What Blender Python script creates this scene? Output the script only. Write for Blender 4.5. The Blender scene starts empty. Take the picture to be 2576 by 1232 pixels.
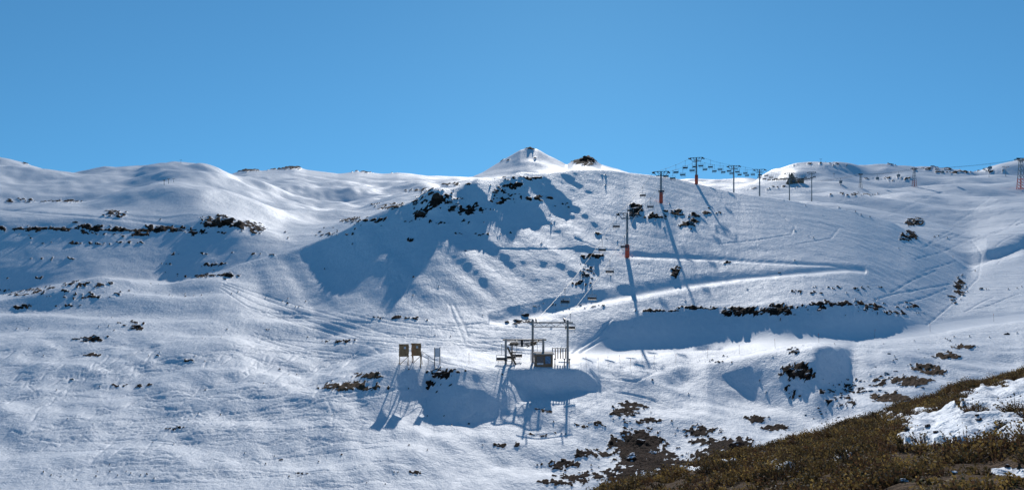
import bpy, math, random
import numpy as np
from mathutils import Vector, Matrix
rng=np.random.default_rng(7); random.seed(7)
F=2231.;CX=1288.;CY=616.
SUN_EL=math.radians(24); SUN_AZ=math.radians(4)
scene=bpy.context.scene
COL=scene.collection
# ------------------------------------------------------------------ terrain
NC=1300
PX=np.linspace(-520,3096,NC); DPX=PX[1]-PX[0]
def seg(a,b,st): 
    n=max(2,int(round(math.log(b/a)/st))); return np.exp(np.linspace(math.log(a),math.log(b),n,endpoint=False))
DR=np.concatenate([seg(1.5,80,.008),seg(80,420,.0027),seg(420,3000,.0055),seg(3000,9000,.03),[9000.]])
NR=len(DR)
def gk(s):
    r=int(math.ceil(s*3)); x=np.arange(-r,r+1); k=np.exp(-x*x/(2*s*s)); return k/k.sum()
def smooth1(a,s):
    if s<=0: return a
    k=gk(s); r=len(k)//2
    return np.convolve(np.pad(a,r,mode='edge'),k,mode='valid')
def C(pts,sig=14):
    ks=sorted(pts); return smooth1(np.interp(PX,ks,[pts[k] for k in ks]),sig/DPX)
Dl=[];Zl=[]
def addD(v,d):
    if Dl: d=np.maximum(d,Dl[-1]*1.03)
    Dl.append(d+0*PX); Zl.append((CY-v)/F*d)
def addS(v,s,sm=0):
    k=(CY-v)/F; s=np.maximum(s,k+.02)
    d=(Zl[-1]-s*Dl[-1])/(k-s); d=np.maximum(d,Dl[-1]*1.005)
    if sm: d=np.maximum(smooth1(d,sm/DPX),Dl[-1]*1.005)
    Dl.append(d);Zl.append(k*d)
addD(CY+F*1.7/1.5+0*PX,1.5+0*PX)
# near scrub crest
addD(C({-500:2200,0:2000,1000:1500,1350:1300,1500:1238,1600:1210,1700:1193,1780:1162,1900:1140,1960:1113,2080:1092,2140:1060,2200:1048,2270:1021,2350:1000,2420:966,2500:958,2576:936,2900:860},6),C({0:15,1500:20,1900:26,2576:36,3000:42}))
DCREST=Dl[-1].copy()
addD(C({0:1360,1500:1360,1900:1290,2200:1200,2576:1110,3000:1000}),C({0:58,2200:60,2576:68}))
addD(C({0:1262,1500:1262,1700:1225,1900:1165,2200:1062,2400:1010,2576:965,2876:900}),C({0:78,1000:82,1500:88,1900:98,2200:108,2576:125}))
# foot of shelf
addS(C({0:1130,600:1110,900:1080,950:1060,1000:1042,1050:1030,1090:1048,1190:1068,1250:1058,1310:1020,1350:998,1400:985,1450:965,1550:975,1650:975,1720:960,1780:940,1850:975,1930:1020,2000:1050,2080:1054,2130:1040,2200:1028,2300:990,2400:955,2576:908},7),
     C({0:.10,800:.08,1000:.09,1250:.10,1450:.14,1600:.14,1800:.10,2000:.02,2100:.02,2300:.14,2576:.14}),25)
# shelf edge
addS(C({0:1000,400:990,700:980,850:965,950:930,1000:922,1200:924,1450:930,1600:930,1700:925,1780:916,1900:900,2000:880,2100:876,2200:884,2300:880,2400:872,2576:852}),
     C({0:.13,800:.13,900:.2,960:.38,990:.47,1035:.47,1065:.34,1085:.38,1115:.455,1400:.47,1440:.4,1500:.24,1640:.2,1690:.36,1740:.24,1790:.44,1830:.48,2050:.48,2095:.3,2140:.15,2576:.1},6))
# road / hill foot
addS(C({0:785,100:775,250:755,400:740,550:735,600:745,700:790,800:830,900:842,1100:850,1300:862,1500:886,1700:876,2000:859,2200:847,2300:837,2400:822,2576:800}),
     C({0:.13,500:.13,800:.1,1000:.07,1500:.05,1750:.01,2000:-.02,2300:.03,2576:.06}),110)
D4=Dl[-1].copy()
addS(C({0:777,250:745,430:730,550:722,600:728,700:755,800:778,900:790,1000:790,1200:812,1300:803,1400:795,1500:815,1560:805,1620:790,1700:782,1800:774,1900:771,2000:768,2100:762,2200:785,2280:808,2330:816,2400:795,2576:770}),
     C({0:.5,300:.5,430:.15,600:.16,1400:.24,1480:.36,1540:.5,2200:.5,2270:.4,2340:.12,2576:.08},9))
addS(C({0:768,250:725,430:725,550:710,600:712,700:725,800:738,900:745,1000:755,1200:772,1400:760,1600:725,1700:712,1850:696,2000:683,2160:672,2300:710,2400:752,2576:730}),
     C({0:.5,300:.5,430:.2,600:.18,900:.25,1400:.32,1600:.30,1800:.27,2100:.21,2350:.15,2576:.08}),80)
addS(C({0:760,250:710,430:720,550:698,600:695,700:690,800:700,1000:690,1200:680,1400:655,1560:640,1700:645,1900:652,2160:658,2300:670,2400:705,2440:715,2576:690}),
     C({0:.5,300:.5,430:.2,600:.2,750:.24,900:.29,1100:.34,1300:.37,1500:.35,1600:.32,1800:.28,2000:.23,2300:.18,2440:.1,2576:.08}),40)
addS(C({0:752,250:700,430:716,550:688,600:680,700:668,760:656,850:660,960:636,1100:605,1150:598,1300:575,1400:540,1480:492,1550:475,1620:500,1700:590,1780:600,1900:585,2160:600,2300:630,2400:680,2440:700,2576:665}),
     C({0:.45,300:.45,430:.2,600:.22,700:.26,850:.31,960:.34,1100:.37,1300:.38,1500:.36,1600:.33,1660:.40,1730:.39,1830:.30,2000:.24,2100:.21,2400:.15,2576:.08}),30)
# crest of the central hill
addS(C({0:744,100:728,250:688,330:698,420:712,500:694,600:661,750:619,900:560,980:520,1100:482,1200:456,1330:433,1450:423,1520:422,1600:432,1700:446,1850:483,2000:503,2150:528,2240:552,2300:588,2400:648,2440:680,2500:665,2576:640},8),
     C({0:.4,350:.4,430:.25,560:.28,640:.33,760:.36,900:.385,1000:.405,1200:.43,1400:.45,1460:.41,1530:.36,1640:.31,1800:.27,2000:.23,2100:.21,2400:.15,2576:.08}),50)
D9=Dl[-1].copy();Z9=Zl[-1].copy()
h=C({0:6,430:6,700:9,1000:12,1500:9,1700:8,2000:9,2250:6,2350:2,2400:0,2440:-.5,2500:-1,2576:-1})
Dl.append(D9*1.1);Zl.append(Z9-h)
addD(C({0:742,250:696,430:709,600:672,700:646,800:612,900:570,1000:535,1200:500,1700:500,1900:510,2000:522,2150:545,2240:566,2300:594,2350:612,2400:632,2440:640,2576:612}),C({0:330,900:360,1500:390,2000:350,2300:310,2576:300}))
addD(C({0:597,200:600,400:602,560:602,650:592,720:600,800:590,900:555,1000:530,1200:490,1500:480,1800:490,1900:500,2000:514,2150:532,2300:570,2440:600,2576:585}),C({0:378,600:385,900:420,1500:440,2000:400,2300:360,2576:345}))
addD(C({0:548,200:550,300:552,450:560,560:552,650:570,720:585,800:570,900:550,1000:527,1200:485,1500:470,1900:495,2000:506,2150:516,2300:540,2440:560,2576:552}),C({0:402,600:410,900:500,1500:500,2000:470,2576:430}))
addD(C({0:522,60:516,140:508,210:510,300:485,400:463,450:460,520:472,600:495,700:522,800:540,900:540,1000:520,1200:475,1500:465,1800:475,1900:485,2000:490,2100:488,2200:505,2300:512,2440:522,2576:520}),C({0:480,500:480,900:640,1500:600,2000:520,2576:500}))
addD(C({0:540,60:534,140:526,210:525,300:502,400:480,450:478,520:488,600:503,700:520,800:530,900:535,1000:515,1200:470,1500:465,1900:488,2000:494,2100:493,2200:504,2300:500,2440:505,2576:500}),C({0:640,500:640,900:760,1500:700,2000:590,2576:580}))
addD(C({-400:330,0:390,60:405,150:430,200:432,330:420,400:413,450:410,500:418,550:432,600:448,700:480,800:505,900:515,1000:500,1200:465,1500:460,1800:470,1900:466,2000:466,2150:472,2300:470,2440:465,2576:462},8),C({0:940,900:940,1200:1100,1500:1000,2000:720,2576:720}))
addD(C({-400:420,0:440,200:445,450:432,600:466,700:498,800:511,900:516,1000:498,1200:462,1500:460,1900:470,2000:472,2300:477,2576:469}),C({0:1200,900:1250,1200:1350,1500:1200,2000:800,2576:800}))
addD(C({0:460,200:460,450:440,570:455,640:450,700:455,800:468,900:472,960:476,1050:462,1150:455,1300:450,1500:450,1900:462,2000:445,2080:440,2180:450,2300:440,2440:452,2576:445}),C({0:1430,1500:1430,1700:1300,2000:870,2576:870}))
addD(C({0:470,400:450,560:444,590:434,620:426,660:430,700:427,740:420,770:427,850:435,900:431,960:434,1000:432,1040:437,1100:441,1180:446,1250:452,1320:456,1500:455,1700:470,1850:452,1900:443,1950:428,2020:412,2060:408,2120:412,2180:415,2230:408,2290:412,2350:416,2400:424,2460:430,2520:415,2576:405,2800:395},3),C({0:1900,1500:2000,1750:1300,1900:950,2576:950}))
addD(C({0:480,1000:462,1150:460,1200:454,1250:448,1330:443,1420:440,1480:430,1560:436,1700:470,3000:440},3),C({0:2250,1600:2250,1800:1400,2000:1080,2576:1080}))
addD(C({0:480,1000:458,1150:452,1190:444,1215:431,1240:416,1268:399,1290:386,1308:374,1330:369,1352:373,1375:386,1400:400,1425:414,1442:404,1460:399,1480:391,1495:400,1512:412,1560:425,1700:470,3000:440},1.2),C({0:2500,1600:2500,1800:1500,2000:1150,2576:1150}))
addD(C({0:475,3000:475}),C({0:4200}))
addD(C({0:570}),C({0:8600}))
Dl=np.array(Dl);Zl=np.array(Zl)
Z=np.empty((NR,NC))
for c in range(NC): Z[:,c]=np.interp(DR,Dl[:,c],Zl[:,c])
def smrows(A,s):
    k=gk(s); r=len(k)//2; P=np.pad(A,((r,r),(0,0)),mode='edge'); o=np.zeros_like(A)
    for i,w in enumerate(k): o+=w*P[i:i+A.shape[0]]
    return o
Za=smrows(Z,2.6);Zb=smrows(Z,.8);tb=np.clip((DR-900)/600,0,1)[:,None]
Z=Za*(1-tb)+Zb*tb
X=(PX[None,:]-CX)/F*DR[:,None]; Y=np.repeat(DR[:,None],NC,1)
PT=rng.permutation(256); GA=rng.random(256)*2*np.pi; GX=np.cos(GA);GY=np.sin(GA)
def gnoise(x,y,seed=0):
    xi=np.floor(x).astype(np.int64);yi=np.floor(y).astype(np.int64)
    fx=x-xi;fy=y-yi
    def g(i,j):
        hh=PT[(PT[(xi+i+seed*37)&255]+yi+j+seed*11)&255]
        return GX[hh]*(fx-i)+GY[hh]*(fy-j)
    u=fx*fx*fx*(fx*(fx*6-15)+10);w=fy*fy*fy*(fy*(fy*6-15)+10)
    a=g(0,0);b=g(1,0);c_=g(0,1);d_=g(1,1)
    a=a+(b-a)*u; c_=c_+(d_-c_)*u
    return (a+(c_-a)*w)*1.4
def sstep(a,b,x):
    t=np.clip((x-a)/(b-a),0,1); return t*t*(3-2*t)
rows_d=DR
tt=(DR[:,None]-D4[None,:])/(D9-D4)[None,:]
face=sstep(.05,.3,tt)*(1-sstep(.95,1.1,tt))*sstep(560,700,PX)[None,:]
for i in range(-1,12):
    lam=.4*2**i
    lr=np.log(rows_d/lam)
    wgt=sstep(math.log(4),math.log(9),lr)*(1-sstep(math.log(90),math.log(170),lr))
    wgt=wgt*(1+.9*sstep(math.log(18),math.log(50),lr))
    idx=np.where(wgt>1e-3)[0]
    if len(idx)==0: continue
    a,b=idx[0],idx[-1]+1
    n=gnoise(X[a:b]/lam*1.0+7.3*i,Y[a:b]/lam*.8+3.1*i,seed=i+3)
    patch=1+.8*gnoise(X[a:b]/(lam*6)+1.7,Y[a:b]/(lam*6),seed=i+50)
    if lam>4: patch=patch*(1-.6*face[a:b])
    Z[a:b]+=n*(.0145*lam)*wgt[a:b,None]*patch
rib=sstep(.05,.3,tt)*(1-sstep(.85,1.0,tt))*sstep(560,700,PX)[None,:]*(1-sstep(1500,1650,PX))[None,:]
Z+=rib*(gnoise(X/7.5+Y/15,Y/80,seed=61)*.65+gnoise(X/3.2+Y/8,Y/30,seed=62)*.16)
md=sstep(300,420,DR)*(1-sstep(1300,1900,DR))
Z+=md[:,None]*(gnoise(X/75+Y/160,Y/110,seed=63)*8.5+gnoise(X/32,Y/60,seed=64)*3.2+gnoise(X/14+Y/30,Y/26,seed=70)*.8)*np.clip(DR/900,.3,1)[:,None]
md=sstep(78,90,DR)*(1-sstep(125,160,DR))
Z+=md[:,None]*(gnoise(X/9+.5,Y/11,seed=65)*.8+gnoise(X/4+Y/9,Y/7,seed=67)*.3+gnoise(X/2.6+.5,Y/3.5,seed=66)*.10)
md=(sstep(85,110,DR)*(1-sstep(190,230,DR)))[:,None]*(1-sstep(820,980,PX))[None,:]*(1-face)
Z+=md*(gnoise(X/30+Y/26,Y/19-X/60,seed=68)*1.5+gnoise(X/14,Y/12,seed=69)*.45)
VI=CY-F*Z/DR[:,None]
def hit(px,v,dmin=55):
    c=int(np.clip(round((px-PX[0])/DPX),0,NC-1)); r0=int(np.searchsorted(DR,dmin))
    m=np.where(VI[r0:,c]<=v)[0]
    r=r0+(m[0] if len(m) else int(np.argmin(VI[r0:,c])))
    return r,c
# levelled pad of the lift station
r,c=hit(1330,911);d0=DR[r];z0=d0*(CY-911)/F
pw=sstep(1130,1270,PX)[None,:]*(1-sstep(1445,1540,PX))[None,:]*(sstep(d0-8.0,d0-4.5,DR)*(1-sstep(d0+8,d0+14,DR)))[:,None]
pad=z0+ (Z-z0)*.08
Z=Z*(1-pw)+pad*pw
def knob(px,hh,wpx):
    global Z
    c=int(round((px-PX[0])/DPX)); d0=D9[c]
    Z+=hh*np.exp(-((PX[None,:]-px)/wpx)**2/2)*np.exp(-((DR[:,None]-d0*.975)/7.)**2/2)
knob(1095,2.0,26);knob(1205,1.4,22);knob(1310,1.2,24);knob(930,.8,30)
VI=CY-F*Z/DR[:,None]
# ---- grooves: piste roads and ski tracks
M1=np.zeros((NR,NC));M2=np.zeros((NR,NC));M3=np.zeros((NR,NC))
def splat(M,pts,w,amp=1.0,dmin=55,hw=None):
    P=[]
    for (x0,y0),(x1,y1) in zip(pts[:-1],pts[1:]):
        n=max(2,int(math.hypot(x1-x0,y1-y0)/1.2))
        for t in np.linspace(0,1,n,endpoint=False): P.append((x0+(x1-x0)*t,y0+(y1-y0)*t))
    rc=np.array([hit(a,b,dmin)+(a,) for a,b in P])
    r=rc[:,0].astype(int);px=rc[:,2]
    R=[];PP=[]
    for i in range(len(r)-1):
        k=max(1,abs(r[i+1]-r[i])//2)
        if k>12: k=1
        for t in np.arange(k)/k:
            R.append(r[i]+(r[i+1]-r[i])*t);PP.append(px[i]+(px[i+1]-px[i])*t)
    R=np.array(R);PP=np.array(PP)
    if len(R)==0: return
    dd=np.interp(R,np.arange(NR),DR); ww=np.maximum(w,dd*.0008)
    hr=hw[0] if hw else (7 if w>1 else 3); hc=hw[1] if hw else (7 if w>1 else 3)
    ri=np.round(R).astype(int);ci=np.round((PP-PX[0])/DPX).astype(int)
    for a in range(-hr,hr+1):
        for b in range(-hc,hc+1):
            rr=np.clip(ri+a,0,NR-1);cc=np.clip(ci+b,0,NC-1)
            dy=DR[rr]-dd;dx=(PX[cc]-PP)/F*dd
            np.maximum.at(M,(rr,cc),amp*np.exp(-(dx*dx+dy*dy)/(2*ww*ww)))
bench=[(1250,804),(1400,775),(1550,744),(1700,717),(1850,698),(2000,684),(2120,674),(2160,676)]
bench2=[(1590,643),(1700,648),(1850,655),(2000,663),(2100,668)]
road=[(1380,900),(1480,893),(1700,875),(2000,860),(2200,846),(2300,838),(2430,815),(2600,795)]
for pl,w,am in [(bench,1.8,.85),(bench2,1.1,.45),([(0,528),(200,542),(350,556),(520,585)],1.5,.8)]:
    splat(M1,pl,w,am)
splat(M3,road,3.4,1.0,hw=(18,16));splat(M3,bench,1.3,.5,hw=(9,9));splat(M3,bench2,.9,.4,hw=(8,8))
M3=np.clip(M3*1.7,0,1)
Zs=smrows(Z,5);kk=gk(5);Zp=np.pad(Zs,((0,0),(len(kk)//2,)*2),mode='edge');Zs=sum(w_*Zp[:,i:i+NC] for i,w_ in enumerate(kk))
Z=Z*(1-M3)+Zs*M3
def wav(x0,y0,x1,y1,amp,n,ph=0):
    o=[]
    for i in range(n*8+1):
        t=i/(n*8); L=math.hypot(x1-x0,y1-y0); nx,ny=-(y1-y0)/L,(x1-x0)/L
        s=math.sin(t*n*2*math.pi+ph)*amp*(.4+.6*t)
        o.append((x0+(x1-x0)*t+nx*s,y0+(y1-y0)*t+ny*s))
    return o
trk=[[(1180,628),(1300,628),(1430,627),(1560,630)],[(1420,520),(1425,560),(1445,600),(1500,622)],
 [(560,715),(650,748),(780,795),(930,838)],[(555,725),(620,770),(740,812),(880,852)],[(570,712),(700,755),(860,800),(1000,850)],[(560,720),(640,762),(760,802),(900,848),(960,890)],
 [(820,1000),(838,1040),(835,1075),(800,1110),(740,1135),(700,1160)],[(1130,765),(1142,800),(1160,840),(1175,880)],[(1140,765),(1158,800),(1180,850)],
 [(1960,540),(2000,570),(1990,590),(1900,605),(1800,615)],[(2060,560),(2110,575),(2090,600),(2000,615)],
 [(2440,600),(2470,640),(2460,700),(2400,760),(2330,820)],[(2576,560),(2500,590),(2440,600),(2350,598)],[(2576,500),(2480,530),(2380,540),(2280,535)],
 [(1500,950),(1600,960),(1640,940),(1560,925)],[(1480,935),(1540,985),(1620,1000),(1700,1030)],
 [(1440,890),(1500,850),(1540,800)],[(1460,890),(1530,845)],[(1005,690),(1015,710)],[(600,870),(800,880),(960,900)],
 [(840,540),(870,550),(880,565),(850,560)],[(480,1020),(490,1045),(520,1060),(480,1075),(490,1100)],[(80,950),(70,970),(95,990),(75,1000)]]
for i in range(80):
    x=random.uniform(-50,950);y=random.uniform(860,1080);ln=random.uniform(60,260);a=random.uniform(.3,1.5)
    trk.append(wav(x,y,x-math.sin(a)*ln*1.6,min(1235,y+math.cos(a)*ln*.6),random.uniform(1.5,12),random.randint(1,3),random.random()*6))
for i in range(60):
    x=random.uniform(0,800);y=random.uniform(1000,1225);trk.append(wav(x,y,x+random.uniform(120,360),y-random.uniform(-8,40),random.uniform(1,9),random.randint(1,3),random.random()*6))
for i in range(26):
    x=random.uniform(2330,2600);y=random.uniform(480,760);trk.append(wav(x,y,x-random.uniform(40,150),y+random.uniform(10,60),random.uniform(1,4),1,random.random()*6))
for i in range(22):
    x=random.uniform(600,1100);y=random.uniform(780,900);trk.append(wav(x,y,x+random.uniform(100,260),y+random.uniform(5,40),2,1,random.random()*6))
for i in range(14):
    x=random.uniform(1000,1250);y=random.uniform(800,890);trk.append(wav(x,y,x+random.uniform(100,240),y+random.uniform(-10,25),2,1,random.random()*6))
for t in trk: splat(M2,t,.1)
Z-=M1*.6
Z-=M2*.11*np.clip(DR/120,.8,1.3)[:,None]
VI=CY-F*Z/DR[:,None]
# ---- bare rock / soil masks
r60=int(np.searchsorted(DR,55))
vis=np.zeros((NR,NC),bool)
cm=np.minimum.accumulate(VI[r60:],axis=0); vis[r60:]=VI[r60:]<=cm+5
patches=[(100,576,130,4,1.35),(330,580,180,4,1.25),(60,577,80,7,.85),(150,580,60,6,.6),(240,578,55,12,.95),(330,590,60,7,.75),(420,578,70,10,.9),(500,585,60,8,.65),(290,538,30,9,.75),(545,560,38,16,1.3),(600,568,50,10,1.1),(640,578,30,10,.9),
 (210,612,120,4,.5),(150,652,60,4,.5),(540,668,30,8,.8),(480,640,40,5,.5),(60,700,60,4,.35),(160,735,130,12,.4),(220,748,60,7,.6),(60,772,30,6,.9),(230,715,60,6,.5),
 (230,855,50,9,.7),(345,820,20,12,.8),(240,895,28,7,.7),(180,770,60,5,.5),(300,815,25,5,.5),(320,970,60,6,.5),(450,1078,40,5,.4),(640,830,60,4,.3),(860,860,40,5,.5),(480,908,40,4,.3),
 (885,972,80,12,1.2),(930,945,40,7,1.2),(1107,940,30,16,1.1),(1140,935,35,7,.7),(1090,975,50,16,.5),
 (1100,508,50,20,1.0),(1060,535,26,18,1.2),(1180,525,50,14,.9),(1260,490,24,30,.8),(1280,470,40,10,.7),(1345,500,50,8,.85),(1320,450,60,6,.7),(1420,520,20,6,.5),(980,520,40,8,.6),(920,555,60,6,.6),(850,590,60,5,.5),(640,640,60,4,.4),(500,695,80,5,.5),(575,695,25,9,.8),
 (1130,560,90,5,.5),(1030,605,20,4,.6),(1230,590,80,4,.35),(1600,530,18,18,1.2),(1650,545,30,8,.9),(1700,535,30,7,.8),(1735,562,26,14,1.0),(1750,545,16,8,1),(1790,535,30,5,.6),
 (1490,645,28,8,.75),(1480,685,22,12,.6),(1460,712,22,8,.7),(1500,660,16,10,.6),(1700,685,12,18,1.0),(1510,590,15,4,.5),(1430,770,70,7,.75),(1300,805,45,10,1.0),(1320,795,18,14,1.2),
 (1650,782,60,4,.8),(1760,775,70,5,.9),(1860,785,45,14,1.2),(1960,778,50,14,1.2),(2060,770,40,11,1),(2120,762,60,8,.8),(2200,770,30,14,.7),(2280,770,30,7,.7),(2250,790,50,6,.6),(2130,725,70,5,.55),(2050,735,60,4,.5),(2415,722,14,26,.9),(2395,752,12,12,.7),(2300,560,25,9,.9),(2285,595,22,12,.9),
 (1700,700,10,5,.7),(1830,660,10,4,.6),(1000,800,50,4,.7),(1060,803,40,4,.6),(1400,1035,30,4,.6),(1360,1035,14,6,.8),
 (1605,1128,70,48,1.5),(1625,1158,80,30,1.5),(1680,1170,60,24,1.2),(1560,1195,70,22,1.0),(1570,1035,40,12,1.2),(1590,1022,40,14,1.0),(1500,1140,60,12,1.0),(1410,1170,50,14,1.0),(1470,1200,60,16,1.0),(1400,1210,50,14,.9),(1760,1085,50,16,1.1),(1770,1110,40,12,1.1),(1840,1128,70,26,1.5),(1780,1150,50,16,1.1),(1900,1055,30,10,1.1),(1950,1075,36,10,1.1),(1640,1060,40,10,1.0),(1280,1120,60,6,.5),(1380,1095,60,5,.5),(1480,1070,40,6,.5),(1560,1060,60,7,.5),(1020,1190,40,6,.5),(750,1195,20,6,.5),
 (2010,935,40,24,1.2),(1965,945,16,8,.9),(2000,885,18,8,.9),(2090,985,30,9,.7),(2140,975,40,12,.7),(2200,960,40,12,.6),(2260,950,30,14,.6),(1985,985,30,16,.45),(2120,1010,40,12,.5),(2330,925,44,9,1.2),(2380,895,34,9,1.2),(2290,960,50,11,1.4),(2235,1000,50,12,1.5),(2350,935,40,9,1.2),(2420,872,30,6,1),(1800,910,40,4,.5),
 (2150,490,60,3,.4),(2230,450,60,6,.5),(2350,425,60,5,.6),(2070,415,60,4,.55),(2270,412,50,4,.7),(2400,435,40,5,.6),(2480,430,60,5,.4),(1950,475,60,5,.45),
 (1330,372,26,4,1.0),(1345,398,12,5,.6),(1270,405,20,3,.5),(1475,402,26,14,1.8),(1450,406,16,9,1.2),(620,427,40,5,.95),(700,424,60,4,.7),(740,422,20,4,.9),(960,433,60,2.5,.6),(1150,465,40,4,.7),(1080,480,60,4,.5),(75,411,16,3,.9),(30,505,50,6,.6),(150,507,60,4,.4)]
R=np.zeros((NR,NC));EARTH=np.zeros((NR,NC))
for (px,v,rx,ry,s) in patches:
    c0=max(0,int((px-rx*1.6-PX[0])/DPX));c1=min(NC,int((px+rx*1.6-PX[0])/DPX)+1)
    e=1-((PX[None,c0:c1]-px)/(rx*1.3))**2-((VI[r60:,c0:c1]-v)/(ry*1.3))**2
    R[r60:,c0:c1]=np.maximum(R[r60:,c0:c1],np.where(vis[r60:,c0:c1],np.clip(e,0,1)*s,0))
    if (px,v) in ((885,972),(930,945),(2330,925),(2380,895),(2290,960),(2235,1000),(2350,935),(2420,872),(2395,752)):
        EARTH[r60:,c0:c1]=np.maximum(EARTH[r60:,c0:c1],np.where(vis[r60:,c0:c1],np.clip(e*3,0,1),0))
LD=np.log(DR)[:,None]
n1=gnoise(PX[None,:]/17+LD*0,LD*75,seed=21)
n2=gnoise(PX[None,:]/7+LD*0,LD*190,seed=22)
n3=gnoise(PX[None,:]/40+LD*0,LD*40,seed=26)
gen=gnoise(PX[None,:]/110+LD*0,LD*12,seed=24)
rk=np.where(R>0,R*.95+n1*.75+n2*.55+n3*.45-.58,-1)
bare=sstep(-.04,.10,rk)
sp=n2*.7+n1*.4+gen*.35
bare=np.maximum(bare,np.where((DR[:,None]>75)&(DR[:,None]<420),sstep(.76,.82,sp),0))*(1-M3)
Z+=bare*(.0014*DR[:,None])*(.5+n2+.6*n1)
fg=1-sstep(1.0,1.22,(DR[:,None]/DCREST[None,:])+n1*.05)
fs=np.zeros((NR,NC)); VI0=CY-F*Z/DR[:,None]
for (px,v,rx,ry) in [(2420,1066,190,36),(2520,1010,110,40),(2340,1100,90,24),(2450,1105,150,20),(2580,985,70,30),(2580,1075,60,40),(1965,1180,36,9),(2115,1158,32,11),(2560,1205,70,16),(2700,1030,160,90),(2230,1050,30,7),(1830,1165,24,8),(1740,1192,26,7)]:
    e=1-((PX[None,:]-px)/rx)**2-((VI0-v)/ry)**2
    fs=np.maximum(fs,np.clip(e,0,1))
fs*=(DR[:,None]<DCREST[None,:]*1.02)
m1=gnoise(X/1.1,Y/1.4,seed=31);m2=gnoise(X/.38,Y/.5,seed=32)
fsm=sstep(.02,.14,np.where(fs>0,fs+m1*.8+m2*.55-.2,-1))
Z+=fsm*(.08+.14*m2+.07*m1)*(DR[:,None]<60)
soil=fg*(1-fsm)
Z+=soil*(gnoise(X/.9,Y/.9,seed=33)*.07+gnoise(X/.3,Y/.3,seed=34)*.03+gnoise(X/3,Y/3,seed=35)*.16)
bare=np.where(DR[:,None]<60,np.maximum(soil,0),bare)
soilA=np.maximum(fg,EARTH)
VI=CY-F*Z/DR[:,None]
def gz(x,y):
    x=np.asarray(x,float);y=np.asarray(y,float)
    cf=np.clip((CX+F*x/y-PX[0])/DPX,0,NC-1.001);rf=np.clip(np.interp(y,DR,np.arange(NR)),0,NR-1.001)
    c=cf.astype(int);r=rf.astype(int);a=cf-c;b=rf-r
    return (Z[r,c]*(1-a)+Z[r,c+1]*a)*(1-b)+(Z[r+1,c]*(1-a)+Z[r+1,c+1]*a)*b
def at(px,v,dmin=55,back=1.0):
    r,c=hit(px,v,dmin); d=DR[r]*back; x=(px-CX)/F*d
    return Vector((x,d,float(gz(x,d)))),d
# ------------------------------------------------------------------ materials
def newmat(n):
    m=bpy.data.materials.new(n);m.use_nodes=True;nt=m.node_tree;b=nt.nodes['Principled BSDF'];return m,nt,b
def simple(n,col,rough=.6,metal=0,var=.25,scale=6):
    m,nt,b=newmat(n);N=nt.nodes;L=nt.links
    tc=N.new('ShaderNodeTexCoord');no=N.new('ShaderNodeTexNoise');no.inputs['Scale'].default_value=scale;no.inputs['Detail'].default_value=5
    L.new(tc.outputs['Object'],no.inputs['Vector'])
    cr=N.new('ShaderNodeValToRGB');cr.color_ramp.elements[0].position=.3;cr.color_ramp.elements[1].position=.7
    cr.color_ramp.elements[0].color=tuple(c*(1-var) for c in col)+(1,);cr.color_ramp.elements[1].color=tuple(min(1,c*(1+var)) for c in col)+(1,)
    L.new(no.outputs['Fac'],cr.inputs['Fac']);L.new(cr.outputs['Color'],b.inputs['Base Color'])
    b.inputs['Roughness'].default_value=rough;b.inputs['Metallic'].default_value=metal
    return m
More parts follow.
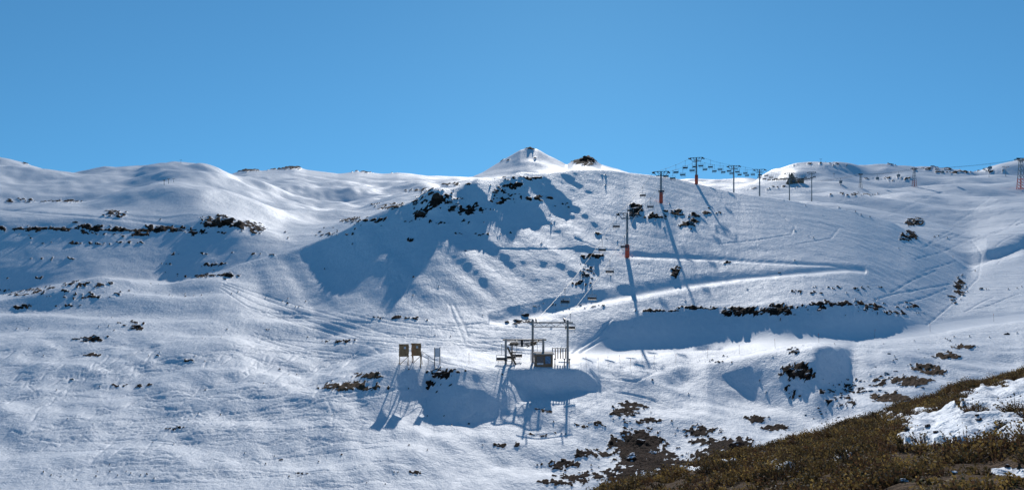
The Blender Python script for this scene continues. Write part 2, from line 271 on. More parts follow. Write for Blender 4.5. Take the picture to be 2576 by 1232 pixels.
def ground_mat():
    m,nt,b=newmat('snow_and_rock');N=nt.nodes;L=nt.links
    geo=N.new('ShaderNodeNewGeometry')
    def noise(s,det=4,rough=.55,vec=None,dist=0):
        n=N.new('ShaderNodeTexNoise');n.inputs['Scale'].default_value=s;n.inputs['Detail'].default_value=det;n.inputs['Roughness'].default_value=rough;n.inputs['Distortion'].default_value=dist
        L.new(vec or geo.outputs['Position'],n.inputs['Vector']);return n.outputs['Fac']
    def math_(op,a,b_=None,c=None):
        n=N.new('ShaderNodeMath');n.operation=op
        for i,x in enumerate((a,b_,c)):
            if x is None: continue
            if isinstance(x,(int,float)): n.inputs[i].default_value=x
            else: L.new(x,n.inputs[i])
        return n.outputs[0]
    at_=N.new('ShaderNodeAttribute');at_.attribute_name='bare'
    ag=N.new('ShaderNodeAttribute');ag.attribute_name='groomed'
    mp=N.new('ShaderNodeMapping');mp.inputs['Rotation'].default_value=(0,0,.5);mp.inputs['Scale'].default_value=(1,.35,1);L.new(geo.outputs['Position'],mp.inputs['Vector'])
    sast=noise(.9,6,.68,mp.outputs[0],.4); fine=noise(4.5,4,.6); med=noise(.22,3,.5); grain=noise(1.9,3,.6)
    edge=noise(2.2,4,.65)
    mask=math_('ADD',at_.outputs['Fac'],math_('MULTIPLY',math_('SUBTRACT',edge,.5),1.1))
    rs=N.new('ShaderNodeMapRange');rs.inputs['From Min'].default_value=.45;rs.inputs['From Max'].default_value=.58;L.new(mask,rs.inputs['Value'])
    at2=N.new('ShaderNodeAttribute');at2.attribute_name='soil'
    gate=N.new('ShaderNodeMapRange');gate.inputs['From Min'].default_value=.02;gate.inputs['From Max'].default_value=.15;L.new(at_.outputs['Fac'],gate.inputs['Value'])
    maskv=math_('MULTIPLY',rs.outputs[0],gate.outputs[0])
    cs=N.new('ShaderNodeValToRGB');cs.color_ramp.elements[0].position=.3;cs.color_ramp.elements[1].position=.75
    cs.color_ramp.elements[0].color=(.80,.83,.88,1);cs.color_ramp.elements[1].color=(.91,.925,.945,1);L.new(sast,cs.inputs['Fac'])
    cr=N.new('ShaderNodeValToRGB');e=cr.color_ramp.elements;e[0].position=.3;e[0].color=(.014,.009,.008,1);e[1].position=.75;e[1].color=(.11,.06,.04,1)
    k=e.new(.5);k.color=(.038,.022,.016,1);L.new(noise(1.7,6,.65),cr.inputs['Fac'])
    cg=N.new('ShaderNodeValToRGB');e=cg.color_ramp.elements;e[0].position=.3;e[0].color=(.045,.028,.018,1);e[1].position=.7;e[1].color=(.18,.115,.07,1);L.new(noise(9,6,.7),cg.inputs['Fac'])
    mx0=N.new('ShaderNodeMixRGB');L.new(at2.outputs['Fac'],mx0.inputs[0]);L.new(cr.outputs[0],mx0.inputs[1]);L.new(cg.outputs[0],mx0.inputs[2])
    mx=N.new('ShaderNodeMixRGB');L.new(maskv,mx.inputs[0]);L.new(cs.outputs[0],mx.inputs[1]);L.new(mx0.outputs[0],mx.inputs[2])
    L.new(mx.outputs[0],b.inputs['Base Color'])
    rr=N.new('ShaderNodeMapRange');rr.inputs['To Min'].default_value=.6;rr.inputs['To Max'].default_value=.95;L.new(maskv,rr.inputs['Value']);L.new(rr.outputs[0],b.inputs['Roughness'])
    b.inputs['Specular IOR Level'].default_value=.07
    hgt=math_('ADD',math_('MULTIPLY',sast,.28),math_('ADD',math_('MULTIPLY',fine,.055),math_('MULTIPLY',med,.3)))
    hgt=math_('ADD',hgt,math_('MULTIPLY',grain,.13))
    hgt=math_('MULTIPLY',hgt,math_('SUBTRACT',1.0,math_('MULTIPLY',ag.outputs['Fac'],.8)))
    hgt=math_('ADD',hgt,math_('MULTIPLY',math_('MULTIPLY',maskv,noise(3,5,.7)),.35))
    bp=N.new('ShaderNodeBump');bp.inputs['Strength'].default_value=.9;bp.inputs['Distance'].default_value=1.0;L.new(hgt,bp.inputs['Height']);L.new(bp.outputs[0],b.inputs['Normal'])
    return m
MG=ground_mat()
def rock_mat():
    m,nt,b=newmat('rock_dark');N=nt.nodes;L=nt.links
    geo=N.new('ShaderNodeNewGeometry');n=N.new('ShaderNodeTexNoise');n.inputs['Scale'].default_value=2.5;n.inputs['Detail'].default_value=6;L.new(geo.outputs['Position'],n.inputs['Vector'])
    cr=N.new('ShaderNodeValToRGB');e=cr.color_ramp.elements;e[0].position=.3;e[0].color=(.018,.013,.011,1);e[1].position=.75;e[1].color=(.12,.068,.046,1);L.new(n.outputs[0],cr.inputs[0])
    sx=N.new('ShaderNodeSeparateXYZ');L.new(geo.outputs['Normal'],sx.inputs[0])
    ad=N.new('ShaderNodeMath');ad.operation='MULTIPLY_ADD';L.new(n.outputs[0],ad.inputs[0]);ad.inputs[1].default_value=.7;L.new(sx.outputs['Z'],ad.inputs[2])
    mr=N.new('ShaderNodeMapRange');mr.inputs['From Min'].default_value=1.2;mr.inputs['From Max'].default_value=1.28;L.new(ad.outputs[0],mr.inputs['Value'])
    mx=N.new('ShaderNodeMixRGB');L.new(mr.outputs[0],mx.inputs[0]);L.new(cr.outputs[0],mx.inputs[1]);mx.inputs[2].default_value=(.8,.83,.88,1)
    L.new(mx.outputs[0],b.inputs['Base Color']);b.inputs['Roughness'].default_value=.9;b.inputs['Specular IOR Level'].default_value=.2
    bp=N.new('ShaderNodeBump');bp.inputs['Distance'].default_value=.2;L.new(n.outputs[0],bp.inputs['Height']);L.new(bp.outputs[0],b.inputs['Normal'])
    return m
MR=rock_mat()
MSTEEL=simple('galvanised_steel',(.27,.29,.30),.5,.5);MDARK=simple('dark_metal',(.035,.038,.042),.6,.3)
MRED=simple('red_padding',(.75,.10,.05),.7);MREDD=simple('red_lattice_paint',(.42,.07,.05),.7);MWOOD=simple('weathered_wood',(.33,.19,.09),.85,0,.4,3)
MWHITE=simple('pale_panel',(.6,.62,.65),.6);MCONC=simple('weathered_post',(.34,.31,.28),.9);MGLASS=simple('dark_glass',(.03,.05,.07),.15)
MBLUE=simple('faded_blue_poster',(.10,.2,.32),.6,0,.5,4);MROPE=simple('steel_rope',(.05,.05,.055),.5,.5);MTIMB=simple('brown_timber',(.22,.145,.09),.85,0,.35,4)
# ------------------------------------------------------------------ ground object
me=bpy.data.meshes.new('ground')
co=np.stack([X,Y,Z],-1).reshape(-1,3).astype(np.float32)
me.vertices.add(NR*NC);me.vertices.foreach_set('co',co.ravel())
ii=(np.arange(NR-1)[:,None]*NC+np.arange(NC-1)[None,:]).ravel()
q=np.stack([ii,ii+1,ii+NC+1,ii+NC],-1).astype(np.int32)
me.loops.add(q.size);me.loops.foreach_set('vertex_index',q.ravel())
me.polygons.add(len(q));me.polygons.foreach_set('loop_start',np.arange(0,q.size,4,dtype=np.int32))
try: me.polygons.foreach_set('loop_total',np.full(len(q),4,np.int32))
except Exception: pass
me.polygons.foreach_set('use_smooth',np.ones(len(q),bool))
for nm,A in (('bare',bare),('soil',soilA),('groomed',M3)):
    a=me.attributes.new(nm,'FLOAT','POINT');a.data.foreach_set('value',np.ascontiguousarray(A,dtype=np.float32).ravel())
me.update();me.materials.append(MG)
g=bpy.data.objects.new('ground',me);COL.objects.link(g);g['kind']='structure';g['label']='snow covered mountain slopes with bare rock patches';g['category']='ground'
# ------------------------------------------------------------------ helpers
class MB:
    def __init__(s): s.v=[];s.f=[]
    def box(s,c,sz,rot=None):
        b=len(s.v);c=Vector(c)
        for x in(-1,1):
            for y in(-1,1):
                for z in(-1,1):
                    p=Vector((x*sz[0]/2,y*sz[1]/2,z*sz[2]/2))
                    if rot: p=rot@p
                    s.v.append(c+p)
        for q in((0,1,3,2),(4,6,7,5),(0,4,5,1),(2,3,7,6),(0,2,6,4),(1,5,7,3)): s.f.append([b+i for i in q])
        return s
    def tube(s,p0,p1,r,r2=None,n=8):
        p0=Vector(p0);p1=Vector(p1);r2=r if r2 is None else r2
        d=(p1-p0).normalized();a=d.orthogonal().normalized();c=d.cross(a);b=len(s.v)
        for p,rr in((p0,r),(p1,r2)):
            for i in range(n):
                t=2*math.pi*i/n;s.v.append(p+(a*math.cos(t)+c*math.sin(t))*rr)
        for i in range(n):
            j=(i+1)%n;s.f.append([b+i,b+j,b+n+j,b+n+i])
        s.f.append([b+i for i in range(n)][::-1]);s.f.append([b+n+i for i in range(n)])
        return s
    def make(s,name,mat,parent=None,smooth=False):
        m=bpy.data.meshes.new(name);m.from_pydata([tuple(v) for v in s.v],[],s.f);m.update();m.materials.append(mat)
        if smooth: m.polygons.foreach_set('use_smooth',[True]*len(m.polygons))
        o=bpy.data.objects.new(name,m);COL.objects.link(o)
        if parent: o.parent=parent
        return o
def thing(name,loc,rz=0,label='',cat='',group=None,mesh=None):
    o=bpy.data.objects.new(name,mesh);COL.objects.link(o);o.location=loc;o.rotation_euler=(0,0,rz)
    o['label']=label;o['category']=cat
    if group:o['group']=group
    return o
# ------------------------------------------------------------------ chairlift towers
def tower(loc,H,rz,red=True,label='',arm=4.2,s=1.0):
    t=thing('lift_tower',loc,rz,label,'ski lift tower','towers of the chairlifts')
    MB().tube((0,0,-.8),(0,0,H-.25),.30*s,.2*s,12).make('mast',MSTEEL,t,True)
    if red: MB().tube((0,0,.1),(0,0,3.0),.5*s,.5*s,14).make('base_padding',MRED,t,True)
    b=MB();zt=H-.2;zl=H-1.35*s;a=arm/2
    b.box((0,0,zt),(arm,.2*s,.16*s));b.box((0,0,zl),(arm*.62,.24*s,.2*s))
    for sx in(-1,1):
        b.tube((sx*a*.95,0,zt),(sx*a*.6,0,zl),.06*s);b.tube((sx*a*.5,0,zt),(sx*a*.3,0,zl),.05*s);b.tube((0,0,zl+.1),(sx*a*.5,0,zt),.05*s)
    b.make('crossarm',MDARK,t)
    for sx in(-1,1):
        b=MB();x=sx*a
        b.box((x,0,zt-.42*s),(.1*s,3.0*s,.14*s));b.tube((x,0,zt),(x,0,zt-.42*s),.06*s)
        for k in range(6): b.tube((x-.07*s,(-1.35+.54*k)*s,zt-.30*s),(x+.07*s,(-1.35+.54*k)*s,zt-.30*s),.2*s,n=10)
        b.make('sheave_assembly',MDARK,t)
    b=MB()
    for sx in(-.2,.2): b.tube((sx*s,-.4*s,1),(sx*s,-.4*s,H-.5),.025*s,n=4)
    z=1.2
    while z<H-.6: b.tube((-.2*s,-.4*s,z),(.2*s,-.4*s,z),.02*s,n=4);z+=.45
    b.make('ladder',MSTEEL,t)
    return t
TL=[(1578,650,535,1),(1663,512,430,1),(1752,464,395,1)]
pts=[]
for px,vb,vt,_ in TL:
    p,d=at(px,vb);pts.append((p,(vb-vt)/F*d,d))
d3=pts[-1][2]
for px,vt,dd in((1846,412,1.14),(1911,425,1.26),(1986,434,1.5),(2042,432,1.75)):
    d=d3*dd;x=(px-CX)/F*d;z=float(gz(x,d));H=(CY-vt)/F*d-z
    pts.append((Vector((x,d,z)),min(max(H,6),18),d))
print('TOWERS',[(tuple(round(v,1) for v in p),round(H,1)) for p,H,d in pts])
stp,std=at(1330,911);stp=Vector(((1385-CX)/F*std,std,z0))
ends=[(Vector(((1385-CX)/F*std,std,stp.z+6.2)))]
tops=[]
for i,(p,H,d) in enumerate(pts):
    a=pts[i-1][0] if i else stp; b=pts[i+1][0] if i+1<len(pts) else p+(p-a)
    dv=(b-a);rz=-math.atan2(dv.x,dv.y)
    lab='tall steel chairlift tower with red padded base on the snow slope' if i<3 else 'steel chairlift tower with crossarm standing behind the snowy ridge'
    tower(p,H,rz,i<3,lab)
    tops.append((p+Vector((0,0,H-.32)),rz))
line=[(ends[0],-math.atan2((pts[0][0]-stp).x,(pts[0][0]-stp).y))]+tops
def chair_parts():
    h=MB();h.tube((0,0,0),(0,-.12,-.5),.035);h.tube((0,-.12,-.5),(0,-.12,-1.55),.035);h.tube((-.75,-.12,-1.55),(.75,-.12,-1.55),.04)
    for sx in(-.75,.75): h.tube((sx,-.12,-1.55),(sx,-.2,-2.35),.035);h.tube((sx,-.2,-2.35),(sx,.35,-2.4),.03)
    h.box((0,0,.03),(.12,.4,.14))
    s=MB();s.box((0,.12,-2.36),(1.5,.45,.07));b=MB()
    b.box((0,-.2,-2.08),(1.5,.06,.38));f=MB();f.tube((-.7,.55,-2.75),(.7,.55,-2.75),.03);f.tube((-.5,.35,-2.4),(-.5,.55,-2.75),.025);f.tube((.5,.35,-2.4),(.5,.55,-2.75),.025)
    return [('hanger',h,MSTEEL),('seat',s,MDARK),('backrest',b,MDARK),('footrest',f,MSTEEL)]
cparts=None
def chair(loc,rz):
    global cparts
    t=thing('lift_chair',loc,rz,'dark empty chairlift chair hanging from the steel rope','ski lift chair','chairs hanging from the chairlift rope')
    if cparts is None:
        cparts=[b.make(n,m,t) for n,b,m in chair_parts()]
    else:
        for o in cparts:
            c=o.copy();c.parent=t;COL.objects.link(c)
rope=MB()
for side in(-1,1):
    off=1.7 if side<0 else 4.0
    for i in range(len(line)-1):
        (p0,r0),(p1,r1)=line[i],line[i+1]
        A=p0+Vector((math.cos(r0),math.sin(r0),0))*side*2.1;B=p1+Vector((math.cos(r1),math.sin(r1),0))*side*2.1
        L=(B-A).length;sag=min(1.3,L*L*.00025)
        def P(t): return A.lerp(B,t)-Vector((0,0,4*sag*t*(1-t)))
        n=max(4,int(L/8))
        for k in range(n): rope.tube(P(k/n),P((k+1)/n),.028,n=5)
        s_=off
        dirv=B-A;rz=-math.atan2(dirv.x,dirv.y)+(0 if side>0 else math.pi)
        sp=17 if i<2 else 11
        while s_<L-1.5:
            if s_>2: chair(P(s_/L),rz)
            s_+=sp
        off=max(1.5,(sp-(L-(s_-sp)))%sp)
o=rope.make('haul_rope',MROPE);o['label']='thin steel haul rope running over the chairlift towers';o['category']='cable'
# ------------------------------------------------------------------ gondola line and far towers
def lattice(loc,H,label,mb):
    t=thing('gondola_tower',loc,.3,label,'gondola tower','gondola lift towers')
    w=H*.08
    def legs(z0,z1,m,name):
        b=MB();n=4
        for sx in(-1,1):
            for sy in(-1,1):
                f=lambda z:w*(1-.65*z/H)
                b.tube((sx*f(z0),sy*f(z0),z0),(sx*f(z1),sy*f(z1),z1),H*.009)
        for k in range(n):
            a=z0+(z1-z0)*k/n;c=z0+(z1-z0)*(k+1)/n;fa=w*(1-.65*a/H);fc=w*(1-.65*c/H)
            for s in(-1,1):
                b.tube((-fa,s*fa,a),(fc,s*fc,c),H*.005,n=5);b.tube((fa,s*fa,a),(-fc,s*fc,c),H*.005,n=5)
                b.tube((s*fa,-fa,a),(s*fc,fc,c),H*.005,n=5)
        b.make(name,m,t)
    legs(-.5,H*.34,mb,'lattice_base');legs(H*.34,H*.93,MSTEEL,'lattice_mast')
    b=MB();b.box((0,0,H*.95),(H*.32,H*.03,H*.025));b.box((0,0,H*.88),(H*.24,H*.03,H*.02))
    for s in(-1,1): b.box((s*H*.15,0,H*.915),(H*.02,H*.2,H*.03));b.tube((s*H*.15,0,H*.95),(s*H*.1,0,H*.88),H*.008)
    b.make('crossarm',MDARK,t)
    return Vector(loc)+Vector((0,0,H*.915))
gt=[]
for px,vb,vt,mb,lb in((2165,474,437,MSTEEL,'grey steel gondola tower standing on the snow'),(2300,470,421,MREDD,'gondola tower with dull red lattice base standing on the snow'),(2568,478,397,MRED,'tall gondola tower with bright red lattice base')):
    p,d=at(px,vb);gt.append((lattice(p,(vb-vt)/F*d,lb,mb),d))
gr=MB()
def cabin(loc,s):
    t=thing('gondola_cabin',loc,random.uniform(-.2,.2),'small dark gondola cabin hanging from its cable','gondola cabin','gondola cabins on the cable')
    b=MB();b.box((0,0,-2.6*s),(1.5*s,1.7*s,1.1*s));b.box((0,0,-3.3*s),(1.3*s,1.5*s,.3*s));b.box((0,0,-1.95*s),(1.25*s,1.4*s,.22*s));b.make('cabin_shell',MSTEEL,t)
    MB().box((0,0,-2.5*s),(1.54*s,1.3*s,.6*s)).box((0,0,-2.5*s),(1.1*s,1.74*s,.6*s)).make('window',MGLASS,t)
    MB().tube((0,0,0),(0,0,-1.9*s),.07*s).make('hanger',MDARK,t)
seq=[gt[0][0],gt[1][0],gt[2][0]]
ex=seq[2]+(seq[2]-seq[1])*.5
seq=[seq[0]+Vector((-30,60,-2))]+seq+[ex]
for a,b in zip(seq[:-1],seq[1:]):
    L=(b-a).length
    for off in(-2.2,2.2):
        o_=Vector((off,0,0));n=10
        for k in range(n):
            q=[ (a+o_).lerp(b+o_,t)-Vector((0,0,4*L*.02*t*(1-t))) for t in(k/n,(k+1)/n)]
            gr.tube(q[0],q[1],.06,n=5)
    m=max(1,int(L/26))
    for k in range(m):
        t=(k+.5)/m; cabin((a.lerp(b,t)-Vector((0,0,4*L*.02*t*(1-t)))+Vector((2.2*(-1)**k,0,0))),1.25)
o=gr.make('gondola_cable',MROPE);o['label']='steel cable carrying the gondola cabins between towers';o['category']='cable'
for px,vb,vt in((455,411,402),(413,466,458),(424,463,455),(437,459,450),(2065,409,400),(2488,447,430),(2530,445,420),(2115,470,455),(2098,445,436)):
    p,d=at(px,vb);H=(vb-vt)/F*d
    tower(p,max(H,3),random.uniform(-.3,.3),False,'small distant ski lift tower on a snowy ridge',H*.6,max(.5,H/11))
# pyramid shelter with flat annex
p,d=at(1992,462);k=d/F
hut=thing('mountain_hut',p,.2,'dark pointed mountain hut with a low annex on snow','mountain hut')
b=MB();w=14*k;hh=27*k
b.v=[Vector(v) for v in((-w,-w*.6,-1),(w,-w*.6,-1),(w,w*.6,-1),(-w,w*.6,-1),(0,-w*.15,hh),(0,w*.15,hh))];b.f=[[0,1,4],[1,2,5,4],[2,3,5],[3,0,4,5],[3,2,1,0]]
b.make('roof',MTIMB,hut)
MB().box((0,-w*.5,hh*.2),(w*.5,w*.25,hh*.35)).make('window',MGLASS,hut)
b=MB();b.box((w*1.7,0,hh*.12),(w*.9,w*.8,hh*.4));b.make('annex',MTIMB,hut);MB().box((w*1.7,0,hh*.35),(w*1.05,w,hh*.06)).make('annex_roof',MCONC,hut)
# ------------------------------------------------------------------ base station
K=std/F
def zof(v): return (CY-v)/F*std
def loc2(px,dy=0):
    y=std+dy;x=(px-CX)/F*y;return Vector((x,y,float(gz(x,y))))
gp=loc2(1384)
ga=thing('lift_gantry',gp,0,'grey steel portal gantry of the chairlift base station','lift gantry')
HL=zof(805)-gp.z
xl=-44*K;xr=44*K
for x_,hh_ in((xl,HL+.15),(xr,HL)): MB().tube((x_,0,-.8),(x_,0,hh_),.19,.16,12).make('post',MCONC,ga,True)
b=MB();b.box((0,-.05,HL-.35),(xr-xl+1.6,.2,.2));b.box((0,.25,HL-1.0),(xr-xl-.3,.12,.12))
for i in range(6):
    x0=xl+(xr-xl)*i/6;x1=xl+(xr-xl)*(i+1)/6;b.tube((x0,.1,HL-.4 if i%2 else HL-1),(x1,.1,HL-1 if i%2 else HL-.4),.035)
b.make('crossbeam',MCONC,ga)
for sx in(-1,1):
    b=MB();b.box((sx*2.1,0,HL-.1),(.12,3.4,.16))
    for kx in range(7): b.tube((sx*2.1-.08,-1.5+.5*kx,HL+.08),(sx*2.1+.08,-1.5+.5*kx,HL+.08),.2,n=10)
    b.make('sheave_assembly',MDARK,ga)
# bullwheel frame
bp_=loc2(1320,-2)
bw=thing('bullwheel_station',bp_,0,'low bullwheel frame with leaning braces and weathered posts','lift terminal')
HB=zof(848)-bp_.z;x0=-47*K;x1=46*K
MB().box((x0,0,HB/2-.4),(.32,.4,HB+.8)).make('post',MCONC,bw)
MB().box((x1,0,HB/2-.4),(.32,.4,HB+.8)).make('post',MCONC,bw)
MB().tube((x0+.25,-.1,HB-1.2),(x0+1.6,-.6,-.3),.13,n=8).tube((x0+.9,.9,HB-.9),(x0+.9,1.2,-.4),.1).tube((x0+.6,.2,HB-2),(x0+1.5,.2,HB-2),.07).make('brace',MTIMB,bw)
b=MB().box(((x0+x1)/2,0,HB-.15),(x1-x0+.9,.24,.18)).box(((x0+x1)/2,.9,HB-.5),(x1-x0,.12,.12)).box((x0+1.2,.4,HB-.75),(1.2,.6,.3))
b.box((x1-1.4,.3,HB-.7),(.9,.5,.36)).tube((x1-.6,-.2,HB-.2),(x1-2.4,.3,HB-1.3),.06);b.make('main_beam',MTIMB,bw)
b=MB();cxw=-.4
for i in range(28):
    a0=2*math.pi*i/28;a1=2*math.pi*(i+1)/28;b.tube((cxw+1.9*math.cos(a0),.3+1.9*math.sin(a0),HB-.85),(cxw+1.9*math.cos(a1),.3+1.9*math.sin(a1),HB-.85),.07,n=6)
for i in range(8):
    a0=2*math.pi*i/8;b.tube((cxw,.3,HB-.85),(cxw+1.9*math.cos(a0),.3+1.9*math.sin(a0),HB-.85),.04,n=5)
b.tube((cxw,.3,HB-1.2),(cxw,.3,HB-.2),.18,n=12)
b.make('bullwheel',MDARK,bw)
for px,dy,dz in((1284,-1.5,0),(1300,.6,0),(1352,1.,0),(1262,-2.5,-.1)):
    q=loc2(px,dy);chair((q.x,q.y,q.z+3.0+dz),random.uniform(-.6,.6))
# operator hut
hp=loc2(1367,-3.2)
ht=thing('operator_hut',hp,.05,'small brown lift operator hut with posters and windows','hut')
W=43*K;Hh=30*K
MB().box((0,0,Hh/2-.3),(W,2.0,Hh+.6)).make('wall',MTIMB,ht)
MB().box((0,-.1,Hh+.06),(W+.4,2.5,.12)).make('roof',MCONC,ht)
MB().box((-W*.22,-1.03,Hh*.58),(W*.38,.06,Hh*.5)).make('window',MGLASS,ht)
MB().box((W*.22,-1.03,Hh*.55),(W*.3,.06,Hh*.6)).make('poster',MBLUE,ht)
MB().box((-W*.22,-1.03,Hh*.24),(W*.36,.05,Hh*.14)).make('notice_board',MWHITE,ht)
# queue gate
qp=loc2(1410,-1)
qg=thing('queue_gate',qp,0,'steel frame with hanging bars for the lift queue','gate')
hq=zof(873)-qp.z
b=MB().box((0,0,hq),(42*K,.1,.12));b.tube((-20*K,0,-.5),(-20*K,0,hq),.07);b.tube((18*K,0,-.5),(18*K,0,hq),.07);b.make('frame',MSTEEL,qg)
b=MB()
for i in range(5): b.box(((-13+i*6.4)*K,0,hq-.8),(.14,.08,1.5))
b.make('hanging_bars',MWOOD,qg)
for px in(1388,1396,1420,1433):
    q=loc2(px,-4);t=thing('queue_post',q,0,'short dark post marking the lift queue on snow','post','queue posts at the lift station');MB().tube((0,0,-.3),(0,0,1.1),.06).make('pole',MDARK,t);MB().box((0,0,1.15),(.25,.2,.2)).make('cap',MDARK,t)
# billboards
for px,rz,lb in((1016,.12,'slatted wooden panel on timber legs at the shelf edge'),(1047,-.1,'slatted wooden panel with a pale square beside its twin')):
    q,dd=at(px,919);kk=dd/F
    t=thing('wooden_billboard',q,rz,lb,'wooden panel','pair of wooden panels');w=25*kk;z0_=22*kk;z1=54*kk
    b=MB();n=9
    for i in range(n):
        hh_=(z1-z0_)/n;b.box(((random.uniform(-.04,.04)),random.uniform(-.015,.015),z0_+hh_*(i+.5)),(w,.06,hh_*.9))
    b.box((0,.06,(z0_+z1)/2),(w*.92,.04,(z1-z0_)*.97))
    b.make('slatted_panel',MWOOD,t)
    MB().box((w*.1,-.06,(z0_+z1)/2+.35),(w*.2,.03,.3)).make('plaque',MWHITE,t)
    for sx in(-1,1): MB().box((sx*w*.42,.14,z1/2-.3),(.1,.1,z1+.6)).tube((sx*w*.42,.2,z0_+.6),(sx*w*.42,1.3,-.1),.05).make('leg',MWOOD,t)
    MB().tube((-w*.42,.14,.1),(w*.42,.14,z0_),.04).make('cross_brace',MWOOD,t)
q,dd=at(1100,918);kk=dd/F
t=thing('information_sign',q,.5,'narrow pale sign board framed by two dark posts','sign')
MB().box((0,-.04,31*kk),(.7,.05,23*kk)).make('panel',MWHITE,t)
for sx in(-1,1): MB().tube((sx*.4,0,-.4),(sx*.4,0,44*kk),.06).make('post',MDARK,t)
q,dd=at(1077,918)
t=thing('handrail',q,.1,'thin steel handrail sloping between the boards','handrail')
MB().tube((-.9,0,1.9),(.9,0,.6),.035).tube((-.9,0,1.3),(.9,0,.2),.03).tube((-.9,0,-.3),(-.9,0,1.9),.035).tube((0,0,-.3),(0,0,1.25),.035).tube((.9,0,-.3),(.9,0,.6),.035).make('rail',MSTEEL,t)
def pole(px,v,h_=1.6):
    q,_=at(px,v)
    t=thing('piste_pole',q,0,'thin dark piste marker pole stuck in the snow','marker pole','piste marker poles')
    t.rotation_euler=(random.uniform(-.06,.06),random.uniform(-.06,.06),0)
    MB().tube((0,0,-.4),(0,0,h_),.018,n=6).make('shaft',MDARK,t)
    MB().tube((0,0,h_*.8),(0,0,h_*.95),.03,n=6).make('marker_band',MRED,t)
for px,v in((1475,925),(1505,925),(1530,922),(1560,918),(1585,928),(1615,915),(1645,918),(1700,915),(1780,900),(1860,890),(1950,876),(2060,862),(2200,850),(2340,835),(2500,810),(1180,915)): pole(px,v)
# ------------------------------------------------------------------ boulders
import bmesh
rmesh=[]
for i in range(8):
    bm=bmesh.new();bmesh.ops.create_icosphere(bm,subdivisions=3,radius=1)
    cut=[(Vector((random.gauss(0,1),random.gauss(0,1),random.gauss(0,1))).normalized(),random.uniform(.4,.8)) for _ in range(10)]
    for v in bm.verts:
        for n_,dd in cut:
            e=v.co.dot(n_)-dd
            if e>0: v.co-=n_*e*.95
        v.co*=1+.12*math.sin(v.co.x*6+i)*math.cos(v.co.y*5+v.co.z*5)
    m=bpy.data.meshes.new('boulder');bm.to_mesh(m);bm.free();m.materials.append(MR);rmesh.append(m)
nb=0
def boulder(px,v,wpx,dmin=55,hr=.55,fgd=False):
    global nb
    p,d=at(px,v,dmin);s=wpx/2*d/F
    o=bpy.data.objects.new('boulder',rmesh[nb%8]);COL.objects.link(o);nb+=1
    o.location=p+Vector((0,0,s*.0));o.scale=(s*random.uniform(.8,1.4),s*random.uniform(.7,1.1),s*hr*random.uniform(.7,1.2));o.rotation_euler=(random.uniform(-.3,.3),random.uniform(-.3,.3),random.uniform(-.7,.7))
    o['category']='boulder'
    o['label']='dark brown stone lying among dry scrub' if fgd else 'dark brown volcanic boulder sticking out of the snow';o['group']='boulders on the slopes'
big=[(1100,500,36),(1062,538,34),(1045,515,22),(1085,488,18),(1130,512,20),(1600,528,30),(1592,545,22),(1735,563,20),(1750,546,18),(1690,532,12),(1652,545,14),(1783,524,10),(545,562,44),(570,556,30),(600,566,26),(525,566,30),(1320,795,30),(1300,806,22),(1275,810,22),(1110,940,34),(1095,948,20),(1610,1110,30),(1590,1150,34),(1640,1140,26),(1850,1125,44),(1870,1135,30),(1820,1135,30),(2012,940,30),(1990,930,24),(2030,945,20),(1965,945,18),(2003,885,20),(1860,790,26),(1940,780,30),(1980,785,24),(1835,785,18),(345,822,18),(335,828,14),(240,856,26),(215,858,18),(60,770,22),(230,746,12),(1700,690,16),(1500,645,14),(1478,650,12),(1350,1028,14),(2095,985,14),(2140,980,12),(2115,1000,12),(2230,938,10),(2300,562,16),(2285,600,18),(2290,590,12),(1478,400,20),(1466,402,16),(1490,404,14),(1472,396,12),(2535,842,16),(2320,975,14),(190,560,16),(245,572,22),(40,575,20),(400,575,20),(450,580,16),(575,694,18),(545,665,18),(750,1192,14),(300,812,10),(180,770,12),(440,1078,16),(1270,470,14),(1245,485,14),(1340,450,10),(1200,520,12),(1185,528,14),(1020,558,8),(1170,632,9),(1960,688,8),(1830,658,9),(2060,780,16),(2100,765,14),(2160,760,12)]
for t in big: boulder(*t)
sc=[(1160,525,60,14,8,12),(900,570,80,20,5,7),(1300,500,60,14,6,7),(200,745,130,18,5,6),(300,582,250,8,8,8),(1480,690,30,26,8,4),(1920,785,100,10,10,8),(2200,775,80,14,7,8),(2140,985,90,24,8,20),(2060,1030,60,20,7,8),(2250,930,60,24,7,8),(1590,1040,50,20,8,3),(1770,1100,50,20,9,3),(1690,540,70,12,8,8),(2340,900,60,30,6,6),(1990,985,30,16,7,5),(520,690,80,8,6,5),(1430,775,60,8,7,4),(1500,680,250,120,4,10)]
for cx_,cy_,rx,ry,s_,n in sc:
    for i in range(n): boulder(cx_+random.gauss(0,.55)*rx,cy_+random.gauss(0,.55)*ry,s_*random.uniform(.5,1.4))
for i in range(30):
    px=random.uniform(1650,2560);v=random.uniform(1020,1225)
    c=int((px-PX[0])/DPX)
    if v>VI[int(np.searchsorted(DR,DCREST[c]*.97)),c]+8: boulder(px,v,random.uniform(10,30),3,.6,True)
print('BOULDERS',nb)
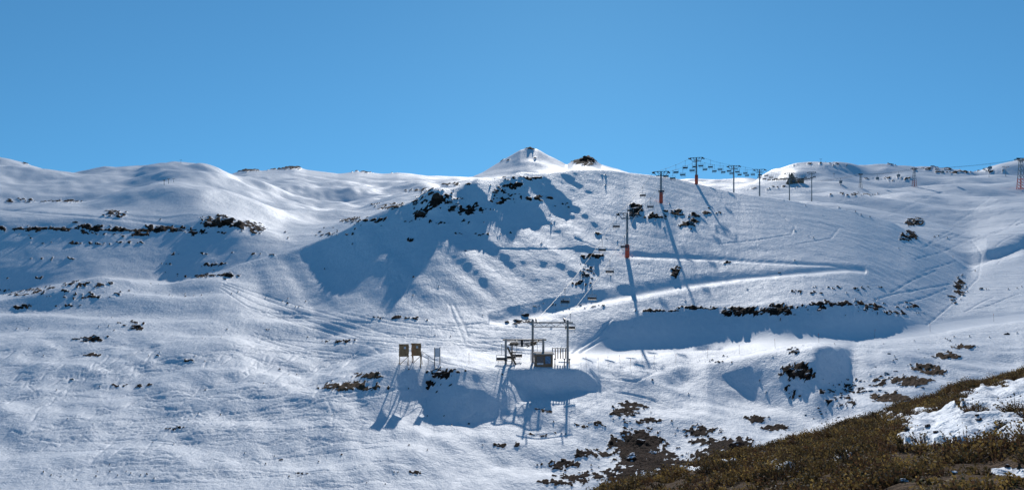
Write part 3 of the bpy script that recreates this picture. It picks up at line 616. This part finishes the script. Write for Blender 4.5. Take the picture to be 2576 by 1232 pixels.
# ------------------------------------------------------------------ scrub (foreground heath)
N=14500
y=np.sqrt(rng.uniform(6**2,44**2,N));u=rng.uniform(-.02,.72,N);x=u*y
cf=((CX+F*u-PX[0])/DPX).astype(int).clip(0,NC-1)
ok=y<DCREST[cf]*1.08
rf=np.interp(y,DR,np.arange(NR)).astype(int)
ok&=(fsm[rf,cf]<.15)
cl=gnoise(x/2.2,y/2.2,seed=41)+.5*gnoise(x/.8,y/.8,seed=42)
ok&=(rng.random(N)<np.clip(.68+cl*1.2,.2,1))
x=x[ok];y=y[ok];cl=cl[ok];z=gz(x,y);nT=len(x)
NBd=54
sz=rng.uniform(.08,.24,nT)*(1+.6*cl)*np.where(rng.random(nT)<.08,1.5,1)
hue=gnoise(x/1.6,y/1.6,seed=43)+rng.normal(0,.35,nT)
pal=np.array([(.042,.032,.014),(.12,.082,.03),(.18,.12,.042),(.115,.062,.03),(.30,.20,.062)])
ci=np.clip(((hue+.8)/1.6*5).astype(int),0,4)
T=np.repeat(np.arange(nT),NBd);n=len(T)
th=rng.uniform(0,2*np.pi,n);rad=np.sqrt(rng.random(n))*sz[T]*.95;hl=sz[T]*rng.uniform(.3,1.1,n)*(1-.5*(rad/(sz[T]))**2)
bx=x[T]+rad*.5*np.cos(th);by=y[T]+rad*.5*np.sin(th);bz=z[T]-.02
tx=x[T]+rad*1.35*np.cos(th);ty=y[T]+rad*1.35*np.sin(th);tz=z[T]+hl
base=np.stack([bx,by,bz],-1);tip=np.stack([tx,ty,tz],-1)
w=rng.normal(0,1,(n,3));w/=np.linalg.norm(w,axis=1)[:,None]
tw=(.004+.0004*y[T])[:,None]
lw=rng.uniform(.008,.020,n)[:,None];w2=np.cross(w,rng.normal(0,1,(n,3)));w2/=np.linalg.norm(w2,axis=1)[:,None]
mid=base+(tip-base)*rng.uniform(.45,.95,n)[:,None]
V=np.concatenate([np.stack([base-w*tw,base+w*tw,tip],1).reshape(-1,3),np.stack([tip-w*lw,tip+w2*lw*1.4,tip+w*lw,tip-w2*lw*1.4],1).reshape(-1,3),np.stack([mid-w2*lw,mid+w*lw*1.4,mid+w2*lw,mid-w*lw*1.4],1).reshape(-1,3)])
lc=(pal[ci[T]]*rng.uniform(.6,1.45,n)[:,None])
tc=np.array([[.10,.058,.034]])*rng.uniform(.5,1.5,n)[:,None]
CV=np.concatenate([np.repeat(tc,3,0),np.repeat(lc,4,0),np.repeat(lc*.85,4,0)])
me=bpy.data.meshes.new('scrub');me.vertices.add(len(V));me.vertices.foreach_set('co',V.astype(np.float32).ravel())
me.loops.add(len(V));me.loops.foreach_set('vertex_index',np.arange(len(V),dtype=np.int32))
ls=np.concatenate([np.arange(n)*3,3*n+np.arange(2*n)*4]).astype(np.int32);me.polygons.add(3*n);me.polygons.foreach_set('loop_start',ls)
try: me.polygons.foreach_set('loop_total',np.concatenate([np.full(n,3),np.full(2*n,4)]).astype(np.int32))
except Exception: pass
a=me.attributes.new('tint','FLOAT_COLOR','POINT');a.data.foreach_set('color',np.concatenate([CV,np.ones((len(CV),1))],1).astype(np.float32).ravel())
me.update();me.validate()
m,nt,b=newmat('dry_scrub');an=nt.nodes.new('ShaderNodeAttribute');an.attribute_name='tint';nt.links.new(an.outputs['Color'],b.inputs['Base Color']);b.inputs['Roughness'].default_value=.8
tr=nt.nodes.new('ShaderNodeBsdfTranslucent');nt.links.new(an.outputs['Color'],tr.inputs['Color']);ms=nt.nodes.new('ShaderNodeMixShader');ms.inputs[0].default_value=.4
out=[q for q in nt.nodes if q.type=='OUTPUT_MATERIAL'][0];nt.links.new(b.outputs[0],ms.inputs[1]);nt.links.new(tr.outputs[0],ms.inputs[2]);nt.links.new(ms.outputs[0],out.inputs['Surface'])
me.materials.append(m);o=bpy.data.objects.new('scrub',me);COL.objects.link(o);o['kind']='stuff';o['label']='dry brown and olive alpine scrub covering the slope';o['category']='scrub'
print('TUFTS',nT)
# ------------------------------------------------------------------ light, sky, camera
w=bpy.data.worlds.new('World');scene.world=w;w.use_nodes=True;nt=w.node_tree;bg=nt.nodes['Background']
sk=nt.nodes.new('ShaderNodeTexSky');sk.sky_type='NISHITA';sk.sun_disc=False;sk.sun_elevation=SUN_EL;sk.sun_rotation=SUN_AZ;sk.altitude=2800;sk.air_density=1.0;sk.dust_density=.2;sk.ozone_density=1.5
tc=nt.nodes.new('ShaderNodeTexCoord')
v1=nt.nodes.new('ShaderNodeVectorMath');v1.operation='MULTIPLY_ADD';v1.inputs[1].default_value=(1,1,.85);v1.inputs[2].default_value=(0,0,.2)
nt.links.new(tc.outputs['Generated'],v1.inputs[0]);v2=nt.nodes.new('ShaderNodeVectorMath');v2.operation='NORMALIZE';nt.links.new(v1.outputs[0],v2.inputs[0]);nt.links.new(v2.outputs[0],sk.inputs['Vector'])
tm=nt.nodes.new('ShaderNodeMixRGB');tm.blend_type='MULTIPLY';tm.inputs[0].default_value=1;tm.inputs[2].default_value=(.40,.85,.98,1)
nt.links.new(sk.outputs[0],tm.inputs[1]);nt.links.new(tm.outputs[0],bg.inputs['Color']);bg.inputs['Strength'].default_value=.12
sd=Vector((math.sin(SUN_AZ)*math.cos(SUN_EL),math.cos(SUN_AZ)*math.cos(SUN_EL),math.sin(SUN_EL)))
sl=bpy.data.lights.new('sun','SUN');sl.energy=3.6;sl.angle=math.radians(.55);sl.color=(1,.965,.92)
so=bpy.data.objects.new('sun',sl);COL.objects.link(so);so.rotation_euler=(-sd).to_track_quat('-Z','Y').to_euler();so.location=(0,0,100)
cam=bpy.data.cameras.new('camera');cam.sensor_width=36;cam.lens=F/2576*36;cam.clip_start=.2;cam.clip_end=20000
co_=bpy.data.objects.new('camera',cam);COL.objects.link(co_);co_.location=(0,0,0);co_.rotation_euler=(math.pi/2,0,0);scene.camera=co_
scene.view_settings.view_transform='Standard'
try: scene.view_settings.look='None'
except Exception: pass
scene.view_settings.exposure=0
